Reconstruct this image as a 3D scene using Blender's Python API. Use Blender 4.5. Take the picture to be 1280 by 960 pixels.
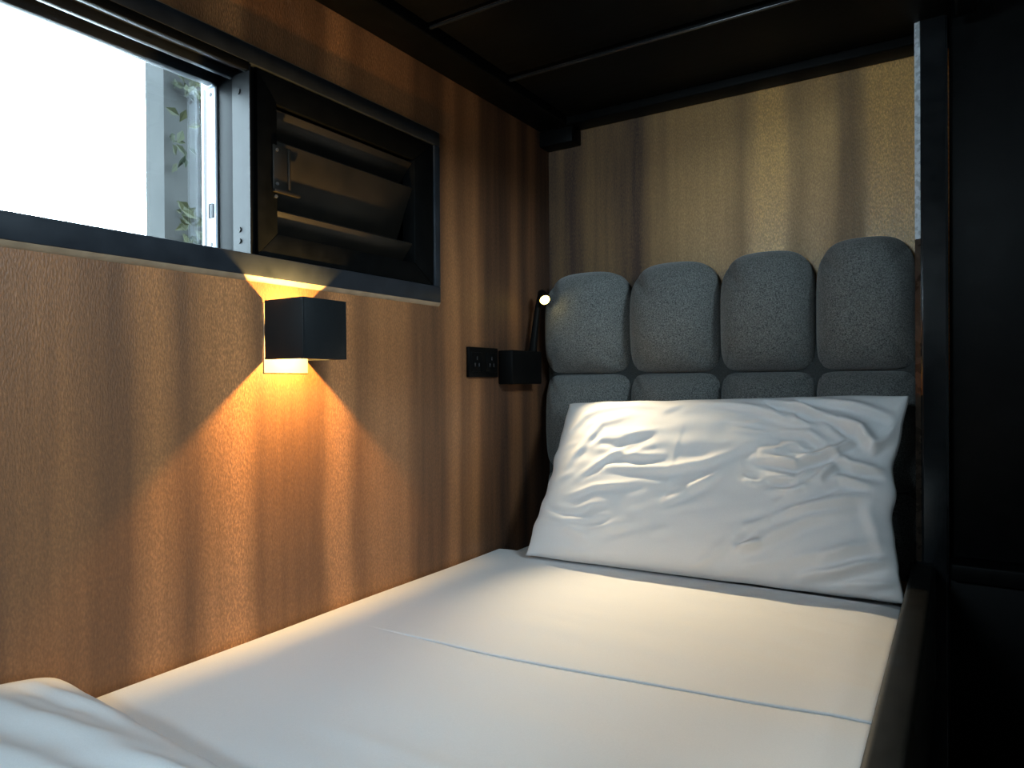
import bpy, bmesh, math, random
import numpy as np
from mathutils import Matrix, Vector, noise

random.seed(7)
for o in list(bpy.data.objects):
    bpy.data.objects.remove(o)
SC = bpy.context.scene
COL = SC.collection

# ------------------------------------------------------------------ camera
YAW = 32.768
cam_d = bpy.data.cameras.new('camera')
cam_d.sensor_width = 36.0
cam_d.lens = 870 / 1280 * 36.0
cam_d.clip_start = 0.01
cam = bpy.data.objects.new('camera', cam_d)
COL.objects.link(cam)
cam.matrix_world = (Matrix.Translation((0.936, 0.0, 0.40)) @ Matrix.Rotation(math.radians(YAW), 4, 'Z')
                    @ Matrix.Rotation(math.radians(90 - 0.25), 4, 'X') @ Matrix.Rotation(math.radians(-0.35), 4, 'Z'))
SC.camera = cam

# ------------------------------------------------------------------ world, exposure
SKY = 32.0
w = bpy.data.worlds.new('overcast_sky')
SC.world = w
w.use_nodes = True
bg = w.node_tree.nodes['Background']
bg.inputs[0].default_value = (0.68, 0.85, 1.0, 1)
bg.inputs[1].default_value = SKY
SC.view_settings.view_transform = 'Standard'
SC.view_settings.look = 'None'
SC.view_settings.gamma = 1.0
SC.view_settings.use_curve_mapping = False
SC.view_settings.exposure = 0.80

# daylight sampling guide in the window opening (portal: adds no light of its own)
XR = 2.10             # far side of the aisle
YF = -0.75            # wall behind the camera
A_Y0, A_Y1, A_Z0, A_Z1 = -0.20, 0.66, 1.20, 1.64     # unseen window added high across the aisle to fill the bed with daylight
B_X0, B_X1, B_Z0, B_Z1 = 0.06, 0.52, 0.72, 1.00     # unseen fill window added past the foot of the bunk, behind the camera
for nm, sx_, sy_, loc, rz in (('window_portal', 1.16, .29, (-.1195, .115, .744), -90),
                              ('aisle_window_portal', A_Y1 - A_Y0, A_Z1 - A_Z0, (XR + .119, (A_Y0 + A_Y1) / 2, (A_Z0 + A_Z1) / 2), 90),
                              ('end_window_portal', B_X1 - B_X0, B_Z1 - B_Z0, ((B_X0 + B_X1) / 2, YF - .119, (B_Z0 + B_Z1) / 2), 0)):
    pl = bpy.data.lights.new(nm, 'AREA')
    pl.shape = 'RECTANGLE'; pl.size = sx_; pl.size_y = sy_
    pl.cycles.is_portal = True
    po = bpy.data.objects.new(nm, pl)
    COL.objects.link(po)
    po.location = loc
    po.rotation_euler = (math.radians(90), 0, math.radians(rz))   # faces into the room

# ------------------------------------------------------------------ helpers
def mesh_obj(name, bm, mat, parent=None, smooth=False):
    me = bpy.data.meshes.new(name)
    bmesh.ops.recalc_face_normals(bm, faces=bm.faces)
    bm.to_mesh(me); bm.free()
    o = bpy.data.objects.new(name, me)
    COL.objects.link(o)
    if mat: me.materials.append(mat)
    if smooth:
        for p in me.polygons: p.use_smooth = True
    if parent: o.parent = parent
    return o

def pyd_obj(name, verts, faces, mat, parent=None, smooth=True):
    me = bpy.data.meshes.new(name)
    me.from_pydata([tuple(map(float, v)) for v in verts], [], faces)
    me.update()
    o = bpy.data.objects.new(name, me)
    COL.objects.link(o)
    me.materials.append(mat)
    if smooth:
        for p in me.polygons: p.use_smooth = True
    if parent: o.parent = parent
    return o

def bx(bm, x0, x1, y0, y1, z0, z1):
    vs = [bm.verts.new((x, y, z)) for x in (x0, x1) for y in (y0, y1) for z in (z0, z1)]
    for f in ((0, 1, 3, 2), (4, 6, 7, 5), (0, 4, 5, 1), (2, 3, 7, 6), (0, 2, 6, 4), (1, 5, 7, 3)):
        bm.faces.new([vs[i] for i in f])
    return vs

def box(name, x0, x1, y0, y1, z0, z1, mat, parent=None, bev=0.0, seg=2):
    bm = bmesh.new()
    bx(bm, x0, x1, y0, y1, z0, z1)
    if bev > 0:
        bmesh.ops.bevel(bm, geom=bm.edges[:], offset=bev, segments=seg, affect='EDGES', profile=0.5)
    return mesh_obj(name, bm, mat, parent, smooth=False) if bev == 0 else shade_auto(mesh_obj(name, bm, mat, parent, smooth=True))

def shade_auto(o, ang=40):
    me = o.data
    me.update()
    bm = bmesh.new(); bm.from_mesh(me)
    for e in bm.edges:
        if len(e.link_faces) == 2 and e.calc_face_angle(0) > math.radians(ang):
            e.smooth = False
    bm.to_mesh(me); bm.free()
    return o

def prism(name, pts, axis, a0, a1, mat, parent=None, bev=0.0):
    """closed 2D outline extruded along an axis ('x': pts are (y,z); 'y': pts are (x,z); 'z': pts are (x,y))"""
    bm = bmesh.new()
    def P(p, a):
        return {'x': (a, p[0], p[1]), 'y': (p[0], a, p[1]), 'z': (p[0], p[1], a)}[axis]
    A = [bm.verts.new(P(p, a0)) for p in pts]
    B = [bm.verts.new(P(p, a1)) for p in pts]
    n = len(pts)
    bm.faces.new(A); bm.faces.new(list(reversed(B)))
    for i in range(n):
        bm.faces.new((A[i], B[i], B[(i + 1) % n], A[(i + 1) % n]))
    if bev:
        bmesh.ops.bevel(bm, geom=bm.edges[:], offset=bev, segments=2, affect='EDGES', profile=0.5)
    return shade_auto(mesh_obj(name, bm, mat, parent, smooth=True))

def tube(name, path, r, mat, parent=None, n=12, radii=None):
    path = [Vector(p) for p in path]
    verts, faces = [], []
    for i, p in enumerate(path):
        t = (path[min(i + 1, len(path) - 1)] - path[max(i - 1, 0)]).normalized()
        a = t.orthogonal().normalized() if i == 0 else (prev - t * prev.dot(t)).normalized()
        prev = a
        b = t.cross(a)
        rr = radii[i] if radii else r
        for k in range(n):
            th = 2 * math.pi * k / n
            verts.append(p + (a * math.cos(th) + b * math.sin(th)) * rr)
    for i in range(len(path) - 1):
        for k in range(n):
            faces.append((i * n + k, i * n + (k + 1) % n, (i + 1) * n + (k + 1) % n, (i + 1) * n + k))
    faces.append(tuple(range(n - 1, -1, -1)))
    faces.append(tuple((len(path) - 1) * n + k for k in range(n)))
    return shade_auto(pyd_obj(name, verts, faces, mat, parent))

def disc(name, c, normal, r, h, mat, parent=None, n=16):
    c = Vector(c); nn = Vector(normal).normalized()
    return tube(name, [c, c + nn * h], r, mat, parent, n)

def empty(name, loc=(0, 0, 0)):
    o = bpy.data.objects.new(name, None)
    COL.objects.link(o); o.location = loc
    o.empty_display_size = 0.05
    return o

def adopt(root):
    """children are modelled in world coordinates: keep them there"""
    bpy.context.view_layer.update()
    inv = Matrix.Translation(root.location).inverted()
    for c in root.children:
        c.matrix_parent_inverse = inv

def tag(o, label=None, cat=None, group=None, kind=None):
    if label: o['label'] = label
    if cat: o['category'] = cat
    if group: o['group'] = group
    if kind: o['kind'] = kind
    return o

# ------------------------------------------------------------------ materials
def mat(name, col, rough=0.5, metal=0.0, spec=0.5, coat=0.0):
    m = bpy.data.materials.new(name)
    m.use_nodes = True
    b = m.node_tree.nodes['Principled BSDF']
    b.inputs['Base Color'].default_value = (*col, 1)
    b.inputs['Roughness'].default_value = rough
    b.inputs['Metallic'].default_value = metal
    b.inputs['Specular IOR Level'].default_value = spec
    b.inputs['Coat Weight'].default_value = coat
    return m

def nodes(m):
    return m.node_tree.nodes, m.node_tree.links, m.node_tree.nodes['Principled BSDF']

def add_noise_variation(m, c0, c1, scale, detail=3.0, bump=0.0, bump_scale=None, dist=0.002, stretch=(1, 1, 1), rough=None):
    N, L, B = nodes(m)
    tc = N.new('ShaderNodeTexCoord')
    mp = N.new('ShaderNodeMapping'); mp.inputs['Scale'].default_value = stretch
    L.new(tc.outputs['Object'], mp.inputs['Vector'])
    nz = N.new('ShaderNodeTexNoise'); nz.inputs['Scale'].default_value = scale; nz.inputs['Detail'].default_value = detail
    L.new(mp.outputs[0], nz.inputs['Vector'])
    cr = N.new('ShaderNodeValToRGB')
    cr.color_ramp.elements[0].position = 0.3; cr.color_ramp.elements[0].color = (*c0, 1)
    cr.color_ramp.elements[1].position = 0.7; cr.color_ramp.elements[1].color = (*c1, 1)
    L.new(nz.outputs[0], cr.inputs[0]); L.new(cr.outputs[0], B.inputs['Base Color'])
    if rough:
        mr = N.new('ShaderNodeMapRange'); mr.inputs[3].default_value = rough[0]; mr.inputs[4].default_value = rough[1]
        L.new(nz.outputs[0], mr.inputs[0]); L.new(mr.outputs[0], B.inputs['Roughness'])
    if bump:
        n2 = N.new('ShaderNodeTexNoise'); n2.inputs['Scale'].default_value = bump_scale or scale; n2.inputs['Detail'].default_value = 2
        L.new(mp.outputs[0], n2.inputs['Vector'])
        bp = N.new('ShaderNodeBump'); bp.inputs['Strength'].default_value = bump; bp.inputs['Distance'].default_value = dist
        L.new(n2.outputs[0], bp.inputs['Height']); L.new(bp.outputs[0], B.inputs['Normal'])
    return m

def wallpaper(name, axis, a0, a1, stops, dark, light):
    """vertically streaked suede-like wallpaper; stops = [(coordinate, 0..1 lightness)]"""
    m = mat(name, light, 0.5)
    N, L, B = nodes(m)
    tc = N.new('ShaderNodeTexCoord')
    sep = N.new('ShaderNodeSeparateXYZ'); L.new(tc.outputs['Object'], sep.inputs[0])
    # the streaks wander a little along their height
    mp = N.new('ShaderNodeMapping'); mp.inputs['Scale'].default_value = (6, 6, 2.2)
    L.new(tc.outputs['Object'], mp.inputs[0])
    wz = N.new('ShaderNodeTexNoise'); wz.inputs['Scale'].default_value = 1.0; wz.inputs['Detail'].default_value = 2
    L.new(mp.outputs[0], wz.inputs['Vector'])
    ma = N.new('ShaderNodeMath'); ma.operation = 'MULTIPLY_ADD'; ma.inputs[1].default_value = 0.05; ma.inputs[2].default_value = -0.025
    L.new(wz.outputs[0], ma.inputs[0])
    ad = N.new('ShaderNodeMath'); ad.operation = 'ADD'
    L.new(sep.outputs['XYZ'.index(axis)], ad.inputs[0]); L.new(ma.outputs[0], ad.inputs[1])
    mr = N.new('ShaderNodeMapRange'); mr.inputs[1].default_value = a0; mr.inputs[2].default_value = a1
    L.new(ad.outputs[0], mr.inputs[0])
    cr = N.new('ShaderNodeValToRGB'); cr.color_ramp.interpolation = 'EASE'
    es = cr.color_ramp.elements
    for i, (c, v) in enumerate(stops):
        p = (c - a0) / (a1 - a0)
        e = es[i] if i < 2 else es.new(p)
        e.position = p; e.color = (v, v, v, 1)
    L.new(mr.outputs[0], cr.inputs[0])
    # fine vertical streaks
    mp2 = N.new('ShaderNodeMapping'); mp2.inputs['Scale'].default_value = (55, 55, 2.5)
    L.new(tc.outputs['Object'], mp2.inputs[0])
    st = N.new('ShaderNodeTexNoise'); st.inputs['Scale'].default_value = 1.0; st.inputs['Detail'].default_value = 4
    L.new(mp2.outputs[0], st.inputs['Vector'])
    # fibre grain
    mp3 = N.new('ShaderNodeMapping'); mp3.inputs['Scale'].default_value = (420, 420, 150)
    L.new(tc.outputs['Object'], mp3.inputs[0])
    gr = N.new('ShaderNodeTexNoise'); gr.inputs['Scale'].default_value = 1.0; gr.inputs['Detail'].default_value = 2
    L.new(mp3.outputs[0], gr.inputs['Vector'])
    s1 = N.new('ShaderNodeMath'); s1.operation = 'MULTIPLY_ADD'; s1.inputs[1].default_value = 0.34; 
    L.new(st.outputs[0], s1.inputs[0]); L.new(cr.outputs[0], s1.inputs[2])
    s2 = N.new('ShaderNodeMath'); s2.operation = 'MULTIPLY_ADD'; s2.inputs[1].default_value = 0.30
    L.new(gr.outputs[0], s2.inputs[0]); L.new(s1.outputs[0], s2.inputs[2])
    s3 = N.new('ShaderNodeMath'); s3.operation = 'SUBTRACT'; s3.inputs[1].default_value = 0.32; s3.use_clamp = True
    L.new(s2.outputs[0], s3.inputs[0])
    mp4 = N.new('ShaderNodeMapping'); mp4.inputs['Scale'].default_value = (420, 420, 200); mp4.inputs['Rotation'].default_value = (.5, .5, 0)  # sparkle of the light bands, put into the colour as bright specks
    L.new(tc.outputs['Object'], mp4.inputs[0])
    sp_ = N.new('ShaderNodeTexNoise'); sp_.inputs['Scale'].default_value = 1.0; sp_.inputs['Detail'].default_value = 3
    L.new(mp4.outputs[0], sp_.inputs['Vector'])
    sr = N.new('ShaderNodeMapRange'); sr.inputs[1].default_value = .40; sr.inputs[2].default_value = .72; sr.inputs[3].default_value = -.16; sr.inputs[4].default_value = .75
    L.new(sp_.outputs[0], sr.inputs[0])
    sq = N.new('ShaderNodeMath'); sq.operation = 'MULTIPLY'; L.new(s3.outputs[0], sq.inputs[0]); L.new(s3.outputs[0], sq.inputs[1])
    sm = N.new('ShaderNodeMath'); sm.operation = 'MULTIPLY_ADD'; L.new(sr.outputs[0], sm.inputs[0]); L.new(sq.outputs[0], sm.inputs[1]); L.new(s3.outputs[0], sm.inputs[2])
    s3 = sm
    mx = N.new('ShaderNodeMix'); mx.data_type = 'RGBA'; mx.clamp_factor = False
    mx.inputs['A'].default_value = (*dark, 1); mx.inputs['B'].default_value = (*light, 1)
    L.new(s3.outputs[0], mx.inputs['Factor']); L.new(mx.outputs['Result'], B.inputs['Base Color'])
    ro = N.new('ShaderNodeMapRange'); ro.inputs[3].default_value = 0.62; ro.inputs[4].default_value = 0.32
    L.new(s3.outputs[0], ro.inputs[0]); L.new(ro.outputs[0], B.inputs['Roughness'])
    bp = N.new('ShaderNodeBump'); bp.inputs['Strength'].default_value = 0.5; bp.inputs['Distance'].default_value = 0.0015
    L.new(gr.outputs[0], bp.inputs['Height']); L.new(bp.outputs[0], B.inputs['Normal'])
    B.inputs['Specular IOR Level'].default_value = 0.5
    return m

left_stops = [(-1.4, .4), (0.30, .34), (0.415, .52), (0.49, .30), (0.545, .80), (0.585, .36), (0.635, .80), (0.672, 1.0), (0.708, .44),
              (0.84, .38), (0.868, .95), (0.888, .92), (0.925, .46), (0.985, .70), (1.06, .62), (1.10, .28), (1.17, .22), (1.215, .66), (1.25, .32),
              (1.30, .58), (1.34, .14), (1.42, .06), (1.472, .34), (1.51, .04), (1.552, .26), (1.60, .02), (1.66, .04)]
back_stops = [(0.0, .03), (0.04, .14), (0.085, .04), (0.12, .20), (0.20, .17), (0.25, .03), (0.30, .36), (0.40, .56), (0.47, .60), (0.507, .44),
              (0.56, .92), (0.60, .90), (0.625, .50), (0.68, .68), (0.72, .36), (0.752, .42), (0.785, .95), (0.86, .95), (2.2, .5)]  # printed streaks, with the corner shade put into the low stops
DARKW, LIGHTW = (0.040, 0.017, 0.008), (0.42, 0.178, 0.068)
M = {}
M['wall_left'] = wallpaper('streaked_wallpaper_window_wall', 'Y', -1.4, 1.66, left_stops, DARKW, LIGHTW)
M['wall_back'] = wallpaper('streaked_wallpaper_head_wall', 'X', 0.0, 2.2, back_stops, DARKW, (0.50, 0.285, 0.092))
M['black'] = add_noise_variation(mat('black_satin_paint', (.003, .003, .003), 0.45, spec=.05), (.0022, .0024, .0025), (.0038, .004, .004), 40, rough=(.36, .5))
M['black_gloss'] = add_noise_variation(mat('black_gloss_paint', (.008, .009, .010), 0.2), (.006, .007, .008), (.010, .011, .012), 30, bump=.06, bump_scale=160, dist=.0008, rough=(.14, .24))
M['post'] = add_noise_variation(mat('black_gloss_post_paint', (.008, .009, .010), 0.3), (.006, .007, .008), (.010, .011, .012), 30, bump=.05, bump_scale=140, dist=.0006, rough=(.08, .16))
M['rail'] = add_noise_variation(mat('black_satin_rail', (.006, .006, .005), 0.5, spec=.25), (.005, .005, .004), (.009, .009, .008), 30, rough=(.42, .58))
M['trim_dark'] = add_noise_variation(mat('dark_steel_edge', (.05, .035, .025), 0.3, 0.5), (.03, .022, .016), (.08, .055, .04), 40, rough=(.2, .36))  # same post edge below the reflection, coloured dark
M['trim'] = add_noise_variation(mat('worn_steel_edge', (.6, .66, .7), 0.35, 0.2), (.5, .56, .6), (.72, .78, .82), 90, bump=.10, bump_scale=110, dist=.0006, rough=(.2, .36))  # bright reflection on the post edge, put into a pale colour
M['black_plastic'] = mat('black_plastic', (.003, .003, .003), 0.5, spec=.06)
M['lamp_black'] = add_noise_variation(mat('lamp_powder_coat', (.007, .009, .011), 0.5, spec=.25), (.005, .007, .008), (.009, .0115, .014), 600, bump=.2, dist=.0003)
M['slat'] = add_noise_variation(mat('brown_black_louvre_paint', (.012, .010, .008), 0.42, spec=.25), (.009, .008, .007), (.018, .014, .010), 14, rough=(.34, .5))
M['frame'] = add_noise_variation(mat('navy_black_window_frame', (.018, .021, .027), 0.4, spec=.25), (.014, .017, .022), (.024, .028, .035), 25, rough=(.33, .46))
M['jamb'] = add_noise_variation(mat('black_jamb_paint', (.0018, .0022, .0026), 0.5, spec=.05), (.0015, .0018, .002), (.0022, .0026, .003), 25)
M['alu'] = add_noise_variation(mat('white_aluminium', (.7, .74, .82), 0.4), (.62, .66, .74), (.74, .78, .86), 60)
M['steel'] = add_noise_variation(mat('grey_painted_channel', (.004, .0043, .0046), 0.45, spec=.08), (.003, .0032, .0034), (.0052, .0055, .0058), 30)
M['plate'] = mat('tan_mounting_plate', (.34, .28, .2), 0.5)
M['screw'] = mat('zinc_screw', (.25, .26, .28), 0.35, 0.9)
M['hole'] = mat('punched_hole_dark', (.03, .03, .035), 0.7)
M['bead'] = add_noise_variation(mat('tan_sealant_bead', (.32, .22, .14), 0.55), (.26, .18, .11), (.38, .27, .17), 40)
M['sheet'] = add_noise_variation(mat('white_cotton_sheet', (.78, .77, .77), 0.85, spec=.25), (.76, .75, .75), (.80, .79, .79), 700, bump=.10, bump_scale=900, dist=.0004)
M['pillow'] = add_noise_variation(mat('white_cotton_pillowcase', (.78, .77, .77), 0.8, spec=.3), (.76, .75, .75), (.80, .79, .79), 700, bump=.08, bump_scale=900, dist=.0004)
M['felt'] = add_noise_variation(mat('grey_felt', (.09, .09, .086), 0.95, spec=.15), (.036, .040, .039), (.225, .230, .220), 400, detail=4, bump=.7, bump_scale=380, dist=.0015)
nodes(M['felt'])[2].inputs['Sheen Weight'].default_value = 0.25
M['felt_dark'] = add_noise_variation(mat('grey_felt_backing', (.05, .055, .055), 0.95, spec=.15), (.035, .04, .04), (.07, .075, .075), 330)
M['floor'] = add_noise_variation(mat('grey_concrete_floor', (.15, .15, .15), 0.6), (.11, .11, .11), (.19, .185, .18), 6, bump=.1, bump_scale=30)
M['room_wall'] = add_noise_variation(mat('dark_aisle_paint', (.10, .10, .10), 0.8), (.09, .09, .09), (.115, .115, .11), 8)
M['ply'] = add_noise_variation(mat('black_stained_board', (.004, .004, .004), 0.55, spec=.06), (.003, .003, .003), (.005, .005, .0048), 9, stretch=(1, 12, 12), rough=(.4, .6))
M['concrete_out'] = add_noise_variation(mat('outdoor_concrete', (.007, .0074, .0071), 0.85, spec=.08), (.005, .0056, .0055), (.0092, .0096, .0092), 5)
M['leaf'] = add_noise_variation(mat('outdoor_leaf', (.007, .010, .004), 0.6, spec=.05), (.003, .005, .0025), (.012, .0125, .005), 5)
M['ground_out'] = add_noise_variation(mat('outdoor_ground', (.08, .085, .08), 0.9), (.06, .065, .06), (.1, .1, .095), 2)

def emission_mat(name, col, strength):
    m = bpy.data.materials.new(name); m.use_nodes = True
    N, L = m.node_tree.nodes, m.node_tree.links
    N.remove(N['Principled BSDF'])
    e = N.new('ShaderNodeEmission'); e.inputs[0].default_value = (*col, 1); e.inputs[1].default_value = strength
    L.new(e.outputs[0], N['Material Output'].inputs[0])
    return m

def pane_mat():
    m = bpy.data.materials.new('thin_window_glass'); m.use_nodes = True
    N, L = m.node_tree.nodes, m.node_tree.links
    N.remove(N['Principled BSDF'])
    t = N.new('ShaderNodeBsdfTransparent'); t.inputs[0].default_value = (.93, .96, .95, 1)
    g = N.new('ShaderNodeBsdfGlossy'); g.inputs['Roughness'].default_value = 0.02
    f = N.new('ShaderNodeFresnel'); f.inputs[0].default_value = 1.45
    x = N.new('ShaderNodeMixShader')
    L.new(f.outputs[0], x.inputs[0]); L.new(t.outputs[0], x.inputs[1]); L.new(g.outputs[0], x.inputs[2])
    L.new(x.outputs[0], N['Material Output'].inputs[0])
    return m
M['glass'] = pane_mat()

# ------------------------------------------------------------------ the room shell
YB = 1.645            # head wall
YE = -0.42            # foot of the bunk
ZF, ZC = -0.62, 1.75  # floor, ceiling
W_Y0, W_Y1, W_Z0, W_Z1 = -0.50, 1.166, 0.5675, 0.928   # window unit in the left wall

bm = bmesh.new()
WT = 0.12
bx(bm, -WT, 0, YF - .12, YB + .12, ZF, W_Z0 + .01)
bx(bm, -WT, 0, YF - .12, YB + .12, W_Z1 - .01, ZC)
bx(bm, -WT, 0, YF - .12, W_Y0 + .01, W_Z0 + .01, W_Z1 - .01)
bx(bm, -WT, 0, W_Y1 - .01, YB + .12, W_Z0 + .01, W_Z1 - .01)
tag(mesh_obj('wall_left', bm, M['wall_left']), 'brown streaked wallpaper wall with the window and wall lamp', kind='structure')
tag(box('wall_back', 0, XR, YB, YB + .12, ZF, ZC, M['wall_back']), 'brown streaked wallpaper wall behind the headboard', kind='structure')
bm = bmesh.new()
bx(bm, XR, XR + .12, YF - .12, A_Y0, ZF, ZC); bx(bm, XR, XR + .12, A_Y1, YB + .12, ZF, ZC)
bx(bm, XR, XR + .12, A_Y0, A_Y1, ZF, A_Z0); bx(bm, XR, XR + .12, A_Y0, A_Y1, A_Z1, ZC)
tag(mesh_obj('wall_right', bm, M['room_wall']), 'dark wall across the aisle with a high window', kind='structure')
w3 = empty('window_3', (XR, (A_Y0 + A_Y1) / 2, A_Z0))
tag(w3, 'plain black framed high window across the aisle', kind='structure')
for a in ((A_Y0, A_Y0 + .025, A_Z0, A_Z1), (A_Y1 - .025, A_Y1, A_Z0, A_Z1)):
    box('frame_stile', XR + .03, XR + .08, a[0], a[1], a[2], a[3], M['frame'], w3)
for a in ((A_Z0, A_Z0 + .025), (A_Z1 - .025, A_Z1)):
    box('frame_rail', XR + .03, XR + .08, A_Y0 + .025, A_Y1 - .025, a[0], a[1], M['frame'], w3)
box('pane', XR + .053, XR + .057, A_Y0 + .025, A_Y1 - .025, A_Z0 + .025, A_Z1 - .025, M['glass'], w3)  # pane of the added aisle fill window
adopt(w3)
bm = bmesh.new()
bx(bm, 0, B_X0, YF - .12, YF, ZF, ZC); bx(bm, B_X1, XR, YF - .12, YF, ZF, ZC)
bx(bm, B_X0, B_X1, YF - .12, YF, ZF, B_Z0); bx(bm, B_X0, B_X1, YF - .12, YF, B_Z1, ZC)
tag(mesh_obj('wall_front', bm, M['room_wall']), 'dark wall past the foot of the bunk with a window', kind='structure')
w2 = empty('window_2', ((B_X0 + B_X1) / 2, YF, B_Z0))
tag(w2, 'black framed window past the foot of the bunk', kind='structure')
for a in ((B_X0, B_X0 + .025), (B_X1 - .025, B_X1)):
    box('frame_stile', a[0], a[1], YF - .08, YF - .03, B_Z0, B_Z1, M['frame'], w2)
for a in ((B_Z0, B_Z0 + .025), (B_Z1 - .025, B_Z1)):
    box('frame_rail', B_X0 + .025, B_X1 - .025, YF - .08, YF - .03, a[0], a[1], M['frame'], w2)
box('pane', B_X0 + .025, B_X1 - .025, YF - .057, YF - .053, B_Z0 + .025, B_Z1 - .025, M['glass'], w2)  # pane of the added end fill window
adopt(w2)
tag(box('floor', -WT, XR + .12, YF - .12, YB + .12, ZF - .1, ZF, M['floor']), 'grey floor of the aisle', kind='structure')
tag(box('ceiling', -WT, XR + .12, YF - .12, YB + .12, ZC, ZC + .1, M['room_wall']), 'dark ceiling over the bunks', kind='structure')

# ------------------------------------------------------------------ window
win = empty('window_1', (0, .1, W_Z0))
tag(win, 'long black framed sliding window with bright daylight outside', kind='structure')
PR = 0.007       # how far the frame stands proud of the wall
MX = 0.695       # jamb between the open window and the shutter
fb, ft = W_Z0 + .034, W_Z1 - .041
box('frame_rail', -.118, PR, W_Y0, W_Y1, W_Z0, fb, M['frame'], win, .002)
# head: front bead, two track ribs and the head board
box('frame_rail', -.118, PR, W_Y0, W_Y1, ft + .012, W_Z1, M['frame'], win, .002)
box('track_rib', -.006, PR - .001, W_Y0, MX, ft - .001, ft + .014, M['steel'], win, .002)
box('track_rib', -.044, -.034, W_Y0, MX, ft - .003, ft + .014, M['frame'], win, .0015)
box('track_rib', -.090, -.072, W_Y0, MX, ft - .006, ft + .014, M['frame'], win, .0015)
box('frame_stile', -.118, PR, W_Y0, W_Y0 + .035, fb, ft + .012, M['frame'], win, .002)
box('frame_stile', -.118, PR, W_Y1 - .018, W_Y1, fb, ft + .012, M['frame'], win, .002)
# jamb with a steel channel, then the aluminium sash edge
box('jamb', -.118, -.003, MX, MX + .014, fb, ft + .012, M['jamb'], win, .001)
box('jamb_channel', -.036, -.004, MX - .002, MX, fb, ft, M['steel'], win)
for z in (fb + .022, fb + .040, ft - .028):
    disc('channel_screw', (-.020, MX - .002, z), (0, -1, 0), .0042, .0015, M['steel'], win, 12)
box('channel_lip', -.004, PR, MX - .002, MX + .001, fb, ft + .01, M['steel'], win)
sash = box('sash_edge', -.101, -.078, MX - .004, MX, fb, ft + .004, M['alu'], win, .0008)
sash['label'] = 'white aluminium sash edge with punched holes'
for z, ry, rz in ((ft - .018, .0035, .0042), (fb + .024, .0035, .0045), (fb + .006, .0035, .0045)):
    o = disc('screw_hole', (-.0890, MX - .004, z), (0, -1, 0), ry, .0006, M['hole'], win, 14)
box('latch_slot', -.095, -.083, MX - .0048, MX - .0041, .668, .692, M['hole'], win, .0015)
box('sash_cap', -.103, -.077, MX - .010, MX - .004, ft - .008, ft + .004, M['alu'], win, .001)
# sliding pane, in the outer track
pane = box('pane', -.1165, -.1135, W_Y0 + .035, MX - .002, fb, ft + .01, M['glass'], win)
# sealant bead under and over the frame
prism('sealant_bead', [(0, W_Z0 - .008), (.003, W_Z0 - .006), (.006, W_Z0), (0, W_Z0)], 'y', W_Y0, W_Y1, M['bead'], win)
prism('sealant_bead', [(0, W_Z1 + .004), (.0025, W_Z1 + .003), (.005, W_Z1), (0, W_Z1)], 'y', W_Y0, W_Y1, M['bead'], win)
adopt(win)

# ------------------------------------------------------------------ louvred shutter beside the window
sh = empty('louvred_shutter', (0, .93, fb))
tag(sh, 'black louvred shutter panel with latch filling the window end above the wall lamp', 'shutter')
sy0, sy1, sz0, sz1 = MX + .015, W_Y1 - .019, fb + .001, ft + .011
iy0, iy1, iz0, iz1 = .748, 1.088, .642, .852
def rail4(pts, x0, x1, name='shutter_rail'):
    return prism(name, pts, 'x', x0, x1, M['black'], sh, .0012)
g = .0004
rail4([(sy0, sz0), (iy0, iz0), (iy0, iz1), (sy0, sz1)], -.030, .003, 'shutter_stile')
rail4([(sy1, sz0), (sy1, sz1), (iy1, iz1), (iy1, iz0)], -.030, .003, 'shutter_stile')
rail4([(sy0 + g, sz0), (sy1 - g, sz0), (iy1 - g, iz0 - g), (iy0 + g, iz0 - g)], -.030, .0022)
rail4([(sy0 + g, sz1), (iy0 + g, iz1 + g), (iy1 - g, iz1 + g), (sy1 - g, sz1)], -.030, .0022)
box('backing', -.070, -.062, sy0, sy1, sz0, sz1, M['black'], sh)
for zt, zb in ((.846, .799), (.795, .690), (.681, .628)):
    prism('slat', [(-.004, zt), (-.008, zt + .003), (-.055, zb + .004), (-.051, zb)], 'y', iy0 - .002, iy1 + .002, M['slat'], sh, .0008)
lp = box('latch_plate', .0031, .0062, .738, .771, .713, .785, M['slat'], sh, .001)
box('latch_bar', .0062, .0105, .765, .769, .716, .783, M['slat'], sh, .0008)
box('latch_foot', .0031, .0100, .738, .790, .708, .713, M['slat'], sh, .0008)
for z in (.777, .722, .702):
    disc('screw', (.0030 if z < .71 else .0062, .745, z), (1, 0, 0), .0028, .0014, M['screw'], sh, 10)
adopt(sh)

# ------------------------------------------------------------------ bunk bed frame (steel, black)
bf = empty('bunk_bed_frame', (.86, 1.55, ZF))
tag(bf, 'glossy black steel bunk bed frame with slatted upper bunk and side rail', 'bunk bed')
ZU = 1.058
box('wall_beam', .0005, .088, YE + .01, YB - .062, ZU, ZU + .055, M['black'], bf, .004, 3)
box('head_beam', .0005, .93, YB - .060, YB - .0005, ZU, ZU + .055, M['black'], bf, .004, 3)
box('corner_bracket', .0005, .098, YB - .050, YB - .0005, ZU - .040, ZU - .0005, M['black'], bf, .002)
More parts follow.
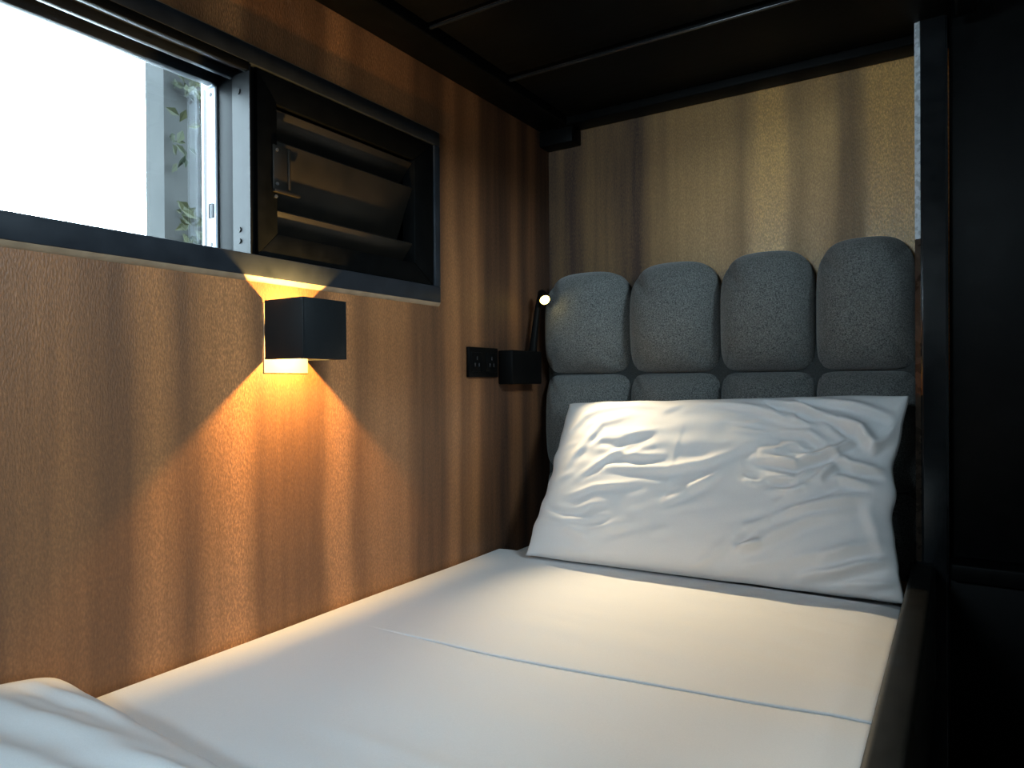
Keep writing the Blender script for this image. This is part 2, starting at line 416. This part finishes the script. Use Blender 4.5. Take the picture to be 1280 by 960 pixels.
# boards of the upper bunk, seen from below, each with rounded edges
yb = YB - .064
k = 0
while yb > YE + .05:
    ya = max(yb - .262, YE + .02)
    o = box('upper_board', .092, .925, ya, yb, ZU + .018 + (.004 if k % 2 else 0), ZU + .045, M['ply'], bf, .004, 3)
    # steel cross bar under each joint
    if ya > YE + .1:
        box('cross_bar', .090, .925, ya - .012, ya - .005, ZU + .010, ZU + .0175, M['black_gloss'], bf, .003, 3)
    yb = ya - .016
    k += 1
box('upper_side_rail', .930, .965, YE + .05, YB - .13, ZU + .0, ZU + .12, M['black'], bf, .006, 3)
post = prism('post', [(.866, 1.535), (.8665, 1.5335), (.876, 1.5295), (.878, 1.529), (.914, 1.529), (.918, 1.533), (.918, 1.575), (.914, 1.579),
               (.870, 1.579), (.866, 1.575)], 'z', ZF, ZC - .001, M['post'], bf)
shade_auto(post, 8)
prism('post_trim', [(.8645, 1.5335), (.8735, 1.5290), (.8742, 1.5302), (.8655, 1.5346)], 'z', .665, ZC - .002, M['trim'], bf)  # upper post edge: reflection painted as a pale strip
prism('post_trim', [(.8645, 1.5335), (.8735, 1.5290), (.8742, 1.5302), (.8655, 1.5346)], 'z', .052, .664, M['trim_dark'], bf)  # lower post edge: strip painted dark where the reflection ends
box('side_rail', .8575, .897, YE + .03, 1.526, -.17, .050, M['rail'], bf, .009, 5)
box('end_panel', .920, 1.55, 1.56, YB - .001, .062, ZC - .001, M['black'], bf, .002)
box('end_ledge', .920, 1.55, 1.50, YB - .001, .030, .0618, M['black'], bf, .004, 3)
box('lower_panel', .920, 1.55, 1.53, YB - .001, ZF, .0298, M['black'], bf, .002)
box('foot_board', .002, .895, YE - .005, YE + .025, ZF, .54, M['black'], bf, .004)  # unseen board added to shade the near pillow from the end fill window
box('bed_base', .002, .856, YE + .03, YB - .001, ZF, -.172, M['black'], bf)
adopt(bf)

# ------------------------------------------------------------------ mattress and duvet
def rounded_slab(name, x0, x1, y0, y1, z0, ztop, r, mt, nx, ny, disp, parent=None, ys=None):
    """closed slab with a dense displaced top; the rim rounds over with radius r"""
    xs = np.linspace(0, 1, nx); ys = np.linspace(0, 1, ny) if ys is None else ys; ny = len(ys)
    verts, faces = [], []
    for j in range(ny):
        for i in range(nx):
            x = x0 + (x1 - x0) * xs[i]; y = y0 + (y1 - y0) * ys[j]
            d = min(x - x0, x1 - x, y - y0, y1 - y)
            z = ztop
            if d < r:
                z -= r - math.sqrt(max(0, r * r - (r - d) ** 2))
            dd = disp(x, y)
            dz, dy = dd if isinstance(dd, tuple) else (dd, 0.0)
            verts.append((x, y + dy, z + dz))
    for j in range(ny - 1):
        for i in range(nx - 1):
            a = j * nx + i
            faces.append((a, a + 1, a + nx + 1, a + nx))
    ring = [i for i in range(nx)] + [j * nx + nx - 1 for j in range(1, ny)] + \
           [(ny - 1) * nx + i for i in range(nx - 2, -1, -1)] + [j * nx for j in range(ny - 2, 0, -1)]
    b0 = len(verts)
    for v in ring:
        verts.append((verts[v][0], verts[v][1], z0))
    n = len(ring)
    for q in range(n):
        faces.append((ring[q], b0 + q, b0 + (q + 1) % n, ring[(q + 1) % n]))
    faces.append(tuple(b0 + q for q in range(n - 1, -1, -1)))
    return shade_auto(pyd_obj(name, verts, faces, mt, parent), 70)

def n3(x, y, z): return noise.noise(Vector((x, y, z)))

mt = rounded_slab('mattress', .004, .856, YE + .035, 1.560, -.171, -.017, .012, M['sheet'], 60, 120,
                  lambda x, y: .0015 * n3(x * 5, y * 5, 1))
tag(mt, 'white sheeted bunk mattress showing as a strip below the leaning pillow', 'mattress')

def ss(a, b, x):
    t = min(1, max(0, (x - a) / (b - a)))
    return t * t * (3 - 2 * t)

def duvet_disp(x, y):
    z = .0032 * n3(x * 3.2, y * 2.4, 4.2)
    # long, soft pull lines running across the bed
    z += .0022 * n3(x * 3 + y * 2, y * 17, 9.1) * ss(.15, .4, x)
    z += .0014 * n3(x * 9, y * 34 + x * 4, 2.7) * ss(.2, .45, x) * ss(.85, 1.0, y) * (1 - ss(1.25, 1.36, y))
    # the folded-over crease: a small step
    yc = .822 + .022 * x + .18 * max(0, x - .35) ** 1.4
    fade = ss(.10, .30, x)
    d = y - yc
    dy = 0.0
    if d >= 0:
        q = min(1.0, d / .0035)
        z += fade * (.0030 * q * (1 - ss(.0035, .22, d)))
        dy = -.0048 * fade * math.sin(math.pi / 2 * q) * (1 - ss(.0035, .045, d))
    z -= .0010 * fade * math.exp(-(d / .004) ** 2)
    yc2 = .54 + .05 * x
    z += .0016 * ss(.25, .4, x) * math.exp(-((y - yc2) / .012) ** 2)
    # droop towards the side rail and to the wall
    z -= .003 * ss(.80, .86, x)
    z -= .002 * (1 - ss(.0, .05, x))
    return z, dy
dv = rounded_slab('duvet', .003, .8555, YE + .10, 1.385, -.0125, .002, .010, M['sheet'], 170, 0, duvet_disp, None,
                  (np.concatenate([np.linspace(YE + .10, .815, 260), np.linspace(.8160, .912, 110), np.linspace(.9135, 1.385, 170)]) - YE - .10) / (1.385 - YE - .10))
tag(dv, 'smooth white duvet with a pressed crease covering the bunk mattress', 'duvet')

# ------------------------------------------------------------------ pillows
def seg_field(A, B, pts, width):
    """height of one crease: polyline pts in (s,t); asymmetric ridge"""
    best = np.full(A.shape, 1e9); along = np.zeros(A.shape); side = np.zeros(A.shape)
    L = 0; lens = []
    for (p, q) in zip(pts[:-1], pts[1:]):
        lens.append(math.hypot(q[0] - p[0], q[1] - p[1]))
    tot = sum(lens)
    for (p, q), l in zip(zip(pts[:-1], pts[1:]), lens):
        dx, dy = (q[0] - p[0]) / l, (q[1] - p[1]) / l
        t = np.clip((A - p[0]) * dx + (B - p[1]) * dy, 0, l)
        ex, ey = A - p[0] - t * dx, B - p[1] - t * dy
        d = np.hypot(ex, ey)
        m = d < best
        best[m] = d[m]; along[m] = ((L + t) / tot)[m]; side[m] = (-(ex * dy) + ey * dx)[m]
        L += l
    env = np.clip(np.sin(np.pi * np.clip(along, 0.02, 0.98)), 0, 1) ** 0.6
    s = side / width
    prof = np.exp(-(best / width) ** 2) * (1 + 0) - 0.55 * np.exp(-((s + 1.7) / 1.0) ** 2) * np.exp(-(np.clip(best - 2.6 * width, 0, None) / width) ** 2)
    return prof * env

def pillow(name, corners, thick_f, thick_b, creases, ns, nt, mt, seed, edge_in=(.02, .02, .0, .0), rough_amp=.003, power=.42, full_left=False):
    """corners BL, BR, TR, TL in metres; s runs left to right, t bottom to top"""
    BL, BR, TR, TL = [np.array(c, float) for c in corners]
    wid = np.linalg.norm(BR - BL); hei = np.linalg.norm(TL - BL)
    s = np.linspace(0, 1, ns); t = np.linspace(0, 1, nt)
    S, T = np.meshgrid(s, t)
    # side edges draw in between the corners, with small puckers
    li, ri, bi, ti = edge_in
    puck = np.array([n3(tt * 9, seed, 0) for tt in t])
    S2 = S + (1 - S) * (li * np.sin(np.pi * T) + .010 * puck[:, None] * (S < .5) * (1 - 2 * S).clip(0)) \
           - S * (ri * np.sin(np.pi * T) + .010 * np.array([n3(tt * 7, seed + 5, 0) for tt in t])[:, None] * (2 * S - 1).clip(0))
    puckb = np.array([n3(ss_ * 10, seed + 9, 0) for ss_ in s])
    T2 = T + (1 - T) * (bi * np.sin(np.pi * S) + .006 * puckb[None, :] * (1 - 2 * T).clip(0)) - T * (ti * np.sin(np.pi * S) + .008 * puckb[None, ::-1] * (2 * T - 1).clip(0))
    P = ((1 - S2) * (1 - T2))[..., None] * BL + (S2 * (1 - T2))[..., None] * BR + (S2 * T2)[..., None] * TR + ((1 - S2) * T2)[..., None] * TL
    nrm = np.cross(BR - BL, TL - BL); nrm /= np.linalg.norm(nrm)
    u = np.abs(2 * S - 1)
    if full_left: u = np.where(S < .5, u * .8, u)
    v = np.abs(2 * T - 1)
    prof = ((1 - u ** 3.2) * (1 - v ** 2.6)).clip(0) ** power
    edge = np.minimum(np.minimum(S * wid, (1 - S) * wid), np.minimum(T * hei, (1 - T) * hei))
    ew = np.clip(edge / .03, 0, 1)
    A, B = S * wid, T * hei
    h = np.zeros_like(A)
    for pts, width, amp in creases:
        h += 1.35 * amp * seg_field(A, B, [(p[0] * wid, p[1] * hei) for p in pts], width)
    low = np.array([[n3(a * 7, b * 9, seed + 20) for a, b in zip(ra, rb)] for ra, rb in zip(A, B)])
    fine = np.array([[n3(a * 16 + b * 8, b * 34 - a * 8, seed + 40) for a, b in zip(ra, rb)] for ra, rb in zip(A, B)])
    h = (h + rough_amp * low + .0016 * fine) * ew
    F = P + nrm * (thick_f * prof + h)[..., None]
    K = P - nrm * (thick_b * prof)[..., None]
    verts = np.concatenate([F.reshape(-1, 3), K.reshape(-1, 3)])
    faces = []
    n = ns * nt
    for j in range(nt - 1):
        for i in range(ns - 1):
            a = j * ns + i
            faces.append((a, a + 1, a + ns + 1, a + ns))
            faces.append((n + a, n + a + ns, n + a + ns + 1, n + a + 1))
    ring = [i for i in range(ns)] + [j * ns + ns - 1 for j in range(1, nt)] + \
           [(nt - 1) * ns + i for i in range(ns - 2, -1, -1)] + [j * ns for j in range(nt - 2, 0, -1)]
    m = len(ring)
    for q in range(m):
        a, b = ring[q], ring[(q + 1) % m]
        faces.append((a, n + a, n + b, b))
    o = pyd_obj(name, verts, faces, mt)
    bm = bmesh.new(); bm.from_mesh(o.data)
    bmesh.ops.remove_doubles(bm, verts=bm.verts, dist=1e-5)
    bmesh.ops.recalc_face_normals(bm, faces=bm.faces)
    bm.to_mesh(o.data); bm.free()
    for p in o.data.polygons: p.use_smooth = True
    return o

# creases given as (left-right, bottom-top) fractions of the pillow face
def Q(px, py):
    """sketch coordinates of the folds on a 1175 x 500 drawing of the pillow, sides leaning in to the top"""
    t = (560 - py) / 500.0
    lx = 25 + 165 * t; rx = 1200 + 15 * t
    t = ((520 + 130 * (px - 25) / 1175) - py) / ((520 + 130 * (px - 25) / 1175) - 55)
    lx = 25 + 165 * t; rx = 1200 + 15 * t
    return ((px - lx) / (rx - lx), t)
CR = [
    ([(640, 75), (830, 110), (1000, 190)], .009, .0050), ([(820, 65), (960, 110), (1090, 180)], .008, .0060),
    ([(900, 60), (1080, 100), (1200, 140)], .009, .0045), ([(1050, 150), (1110, 180), (1160, 240)], .010, .0095),
    ([(900, 190), (980, 200), (1040, 235)], .008, .0050), ([(835, 275), (950, 292), (1060, 250), (1110, 205)], .008, .0080),
    ([(930, 375), (1010, 335), (1075, 270)], .010, .0070), ([(1040, 250), (1100, 290), (1190, 300)], .009, .0065),
    ([(960, 390), (1060, 330), (1150, 350)], .008, .0060), ([(870, 450), (990, 410), (1150, 370)], .009, .0050),
    ([(800, 520), (960, 450), (1120, 400)], .011, .0040), ([(920, 600), (1040, 580), (1190, 540)], .008, .0060),
    ([(900, 560), (1040, 530), (1180, 500)], .010, .0040), ([(1040, 640), (1110, 615), (1195, 600)], .006, .0050),
    ([(980, 630), (1070, 610), (1130, 610)], .006, .0040), ([(600, 590), (680, 550), (760, 500)], .010, .0032),
    ([(700, 600), (800, 570), (900, 555)], .010, .0028), ([(330, 190), (430, 195), (540, 178)], .010, .0048),
    ([(250, 240), (330, 205), (460, 215)], .009, .0040), ([(370, 255), (470, 262), (570, 262)], .009, .0050),
    ([(350, 295), (560, 305), (680, 285), (810, 240)], .009, .0056), ([(550, 405), (640, 365), (740, 308)], .009, .0054),
    ([(165, 300), (250, 230), (330, 150), (420, 130)], .010, .0040), ([(200, 375), (300, 352), (460, 345)], .007, .0042),
    ([(100, 400), (190, 425), (290, 428)], .007, -.0052), ([(240, 320), (340, 270), (440, 228)], .008, .0038),
    ([(185, 180), (260, 120), (330, 95)], .010, .0035), ([(540, 430), (575, 300), (615, 150)], .005, .0007),
    ([(560, 230), (760, 225), (980, 240)], .014, .0030), ([(860, 330), (950, 340), (1000, 300)], .008, .0040),
    ([(450, 110), (640, 95), (800, 110)], .014, .0028), ([(300, 100), (420, 85), (560, 90)], .010, .0030),
    ([(60, 510), (200, 520), (420, 570)], .012, .0030), ([(110, 450), (200, 460), (300, 500)], .011, .0028),
    ([(1140, 380), (1150, 450), (1170, 540)], .012, .0018), ([(1140, 250), (1180, 200), (1205, 130)], .010, .0045),
]
rc = random.Random(21)
for i in range(26):
    x = rc.uniform(820, 1150); y = rc.uniform(120, 600)
    an = math.atan2(y - 300, x - 1230) + rc.uniform(-.35, .35); l = rc.uniform(50, 130)
    CR.append(([(x, y), (x + .5 * l * math.cos(an) + rc.uniform(-12, 12), y + .5 * l * math.sin(an) * .8 + rc.uniform(-8, 8)),
                (x + l * math.cos(an), y + l * math.sin(an) * .8)], rc.uniform(.005, .009), rc.uniform(.0016, .0036)))
for i in range(14):
    x = rc.uniform(150, 700); y = rc.uniform(110, 500); l = rc.uniform(60, 150); an = rc.uniform(-.5, .15)
    CR.append(([(x, y), (x + .5 * l, y + .5 * l * an + rc.uniform(-8, 8)), (x + l, y + l * an)], rc.uniform(.006, .010), rc.uniform(.0015, .003)))
creases = [([Q(*p) for p in pts], wd, am * (1.65 if pts[0][0] > 790 else 1.3 if pts[0][0] > 590 else .68)) for pts, wd, am in CR]
p1 = pillow('pillow', [(.118, 1.322, .010), (.853, 1.398, .004), (.856, 1.508, .368), (.128, 1.516, .343)],
            .060, .050, creases, 230, 140, M['pillow'], 3, edge_in=(.012, .030, .0, .008))
tag(p1, 'wrinkled white pillow leaning on the grey padded headboard', 'pillow')
cr2 = [([(.02, .78), (.25, .80), (.52, .90)], .016, .0055), ([(.05, .60), (.35, .70), (.62, .78)], .014, .0035),
       ([(.0, .90), (.2, .93), (.4, .97)], .010, .004), ([(.40, .82), (.6, .88), (.8, .97)], .014, .006),
       ([(.3, .3), (.5, .5), (.6, .75)], .02, .005)]
p2 = pillow('pillow', [(.008, -.05, .036), (.62, -.05, .036), (.60, .385, .028), (.008, .420, .028)],
            .043, .020, cr2, 120, 90, M['pillow'], 11, edge_in=(.0, .02, .0, .0), rough_amp=.004, full_left=True)
tag(p2, 'white pillow lying flat on the duvet at the near wall corner', 'pillow')

# ------------------------------------------------------------------ headboard
hb = empty('padded_headboard', (.45, 1.62, 0))
tag(hb, 'dark grey felt headboard of puffy stitched squares', 'headboard')
box('backing', .012, .862, YB - .030, YB - .001, -.012, .58, M['felt_dark'], hb, .006)
def puff(x0, x1, z0, z1, depth, nexp, top):
    n = 34
    verts, faces = [], []
    cx, cz, hx, hz = (x0 + x1) / 2, (z0 + z1) / 2, (x1 - x0) / 2, (z1 - z0) / 2
    for j in range(n):
        for i in range(n):
            a = math.sin(math.pi / 2 * (2 * i / (n - 1) - 1)); b = math.sin(math.pi / 2 * (2 * j / (n - 1) - 1))
            mm = max(abs(a), abs(b), 1e-6)
            ne = nexp if (b > 0 and top) else (6.5 if top else 8.0)
            k = mm / (abs(a) ** ne + abs(b) ** ne) ** (1 / ne)
            d = ((1 - abs(a) ** 2.3) * (1 - abs(b) ** 2.3)) ** .52
            # the padding is fullest a little above the middle and the seams pull in
            x = cx + hx * a * k * (1 + .0 * b)
            z = cz + hz * b * k + (.010 * (1 - a * a) * (b > 0) * b if top else 0)
            wob = .0025 * n3(x * 14, z * 14, cx * 10)
            verts.append((x, YB - .028 - depth * d - wob * d, z))
    for j in range(n - 1):
        for i in range(n - 1):
            q = j * n + i
            faces.append((q, q + 1, q + n + 1, q + n))
    ring = [i for i in range(n)] + [j * n + n - 1 for j in range(1, n)] + \
           [(n - 1) * n + i for i in range(n - 2, -1, -1)] + [j * n for j in range(n - 2, 0, -1)]
    b0 = len(verts)
    for v in ring:
        verts.append((verts[v][0], YB - .004, verts[v][2]))
    m = len(ring)
    for q in range(m):
        faces.append((ring[q], b0 + q, b0 + (q + 1) % m, ring[(q + 1) % m]))
    faces.append(tuple(b0 + q for q in range(m - 1, -1, -1)))
    o = pyd_obj('padded_square', verts, faces, M['felt'], hb)
    bm = bmesh.new(); bm.from_mesh(o.data); bmesh.ops.recalc_face_normals(bm, faces=bm.faces); bm.to_mesh(o.data); bm.free()
    return o
seams = [.010, .250, .472, .676, .866]
for a, b, zt in zip(seams[:-1], seams[1:], (.668, .672, .675, .684)):
    puff(a + .001, b - .001, .418, zt, .084, 4.1, True)
    puff(a + .001, b - .001, .168, .416, .074, 7, False)
    puff(a + .001, b - .001, -.010, .166, .050, 7, False)
adopt(hb)

# ------------------------------------------------------------------ up-and-down wall lamp
wl = empty('wall_lamp', (0, .765, .436))
tag(wl, 'black cube up-and-down wall lamp below the window, lit', 'lamp')
lx0, lx1, ly0, ly1, lz0, lz1 = .004, .094, .720, .810, .4365, .531
th = .003
box('side_plate', lx0, lx1, ly0, ly0 + th, lz0, lz1, M['lamp_black'], wl, .0006)
box('side_plate', lx0, lx1, ly1 - th, ly1, lz0, lz1, M['lamp_black'], wl, .0006)
box('front_plate', lx1 - th, lx1, ly0 + th, ly1 - th, lz0, lz1, M['lamp_black'], wl, .0006)
box('divider', lx0, lx1 - th, ly0 + th, ly1 - th, .4825, .4850, M['lamp_black'], wl)
box('mounting_plate', .0002, .0016, ly0 + .001, ly1 - .001, lz0 - .021, lz1 - .004, M['plate'], wl)
sy = (ly0 + ly1) / 2
SX = .058
# beam flaps narrowing the slit towards the room
box('beam_flap', .0566, lx1 - th, ly0 + th, ly1 - th, lz0 + .001, lz0 + .003, M['lamp_black'], wl)
box('beam_flap', .070, lx1 - th, ly0 + th, ly1 - th, lz1 - .003, lz1 - .001, M['lamp_black'], wl)
M['led'] = emission_mat('warm_led_chip', (1, .62, .25), 60)
WARM = (1.0, .60, .17)
for z, sgn, P in ((lz0 + .0395, -1, 1.85), (lz1 - .0395, 1, 1.5)):
    box('led_chip', SX - .004, SX + .004, sy - .004, sy + .004, min(z, z + .0012 * -sgn) + .0013 * -sgn, max(z, z + .0012 * -sgn) + .0013 * -sgn, M['led'], wl)
    L = bpy.data.lights.new('wall_lamp_light', 'AREA')
    L.shape = 'DISK'; L.size = .012; L.energy = P; L.color = WARM; L.spread = math.pi
    o = bpy.data.objects.new('wall_lamp_light', L); COL.objects.link(o)
    o.location = (SX, sy, z)
    if sgn > 0: o.rotation_euler = (math.pi, 0, 0)
    o.parent = wl
adopt(wl)

# ------------------------------------------------------------------ socket plate and reading lamp by the headboard
sp = empty('socket_plate', (0, 1.32, .443))
tag(sp, 'black double socket plate on the wallpaper wall left of the reading lamp', 'socket')
box('face_plate', .0005, .009, 1.263, 1.380, .409, .478, M['black_plastic'], sp, .002)
for y in (1.292, 1.351):
    box('socket_insert', .009, .0105, y - .022, y + .022, .421, .466, M['black'], sp, .0006)
    for dy, dz in ((-.008, -.006), (.008, -.006), (0, .009)):
        box('socket_slot', .0105, .0108, y + dy - .0015, y + dy + .0015, .4435 + dz - .004, .4435 + dz + .004, M['hole'], sp)
adopt(sp)

rl = empty('reading_lamp', (0, 1.45, .43))
tag(rl, 'small black gooseneck reading lamp, lit, in the corner by the headboard', 'lamp')
box('lamp_base', .0005, .042, 1.392, 1.530, .392, .474, M['black_plastic'], rl, .003)
HP = Vector((.062, 1.512, .603))
AIM = Vector((.62, 1.06, .0))
AX = (AIM - HP).normalized()
path = []
p0, p1_, p2_, p3 = Vector((.030, 1.505, .470)), Vector((.028, 1.520, .530)), HP - AX * .055 - Vector((0, 0, .010)), HP - AX * .030
for i in range(15):
    t = i / 14
    path.append(p0 * (1 - t) ** 3 + p1_ * 3 * t * (1 - t) ** 2 + p2_ * 3 * t * t * (1 - t) + p3 * t ** 3)
tube('gooseneck', path, .0045, M['black_plastic'], rl, 12, [.012 - .0065 * (i / 14) ** .6 for i in range(15)])
tube('lamp_head', [HP - AX * .034, HP - AX * .030, HP - AX * .012, HP], .010, M['black_plastic'], rl, 20, [.006, .0105, .0142, .0148])
M['lens'] = emission_mat('warm_led_lens', (1.0, .70, .17), 9)
# domed lens
lens_path = [HP - AX * .001, HP + AX * .003, HP + AX * .0055, HP + AX * .007]
tube('lens', lens_path, .01, M['lens'], rl, 20, [.0128, .0118, .0085, .002])
L = bpy.data.lights.new('reading_lamp_light', 'SPOT')
L.energy = 17; L.color = (1.0, .80, .50); L.spot_size = math.radians(68); L.spot_blend = 1.0; L.shadow_soft_size = .009
o = bpy.data.objects.new('reading_lamp_light', L); COL.objects.link(o)
o.location = HP + AX * .018
o.rotation_euler = AX.to_track_quat('-Z', 'Y').to_euler()
o.parent = rl
adopt(rl)

# ------------------------------------------------------------------ outside the window
tag(box('ground', -14, 12, -14, 12, -2.9, -2.8, M['ground_out']), 'ground outside the window', kind='structure')
ow = empty('overgrown_wall', (-1.6, 2.0, -2.8))
tag(ow, 'grey concrete wall overgrown with leaves outside the window', 'outdoor wall')
box('wall_slab', -1.62, -1.50, 1.452, 2.9, -2.8, 3.2, M['concrete_out'], ow)
verts, faces = [], []
rng = random.Random(5)
for i in range(3200):
    y = 1.47 + 1.3 * rng.random() ** 1.5; z = -.3 + 2.6 * rng.random()
    if n3(y * 6, z * 4, 3) < -.12: continue
    c = Vector((-1.495 + .07 * rng.random(), y, z))
    d = Vector((.3 * rng.random(), rng.uniform(-.5, 1), rng.uniform(-1, .5))).normalized()
    s = d.cross(Vector((1, rng.uniform(-.4, .4), rng.uniform(-.4, .4)))).normalized()
    l = rng.uniform(.03, .07); b = len(verts)
    verts += [c, c + d * l * .5 + s * l * .25 + Vector((.006, 0, 0)), c + d * l, c + d * l * .5 - s * l * .25 + Vector((.006, 0, 0))]
    faces.append((b, b + 1, b + 2, b + 3))
lv = pyd_obj('foliage', verts, faces, M['leaf'], ow, smooth=False)
lv['kind'] = 'stuff'
adopt(ow)
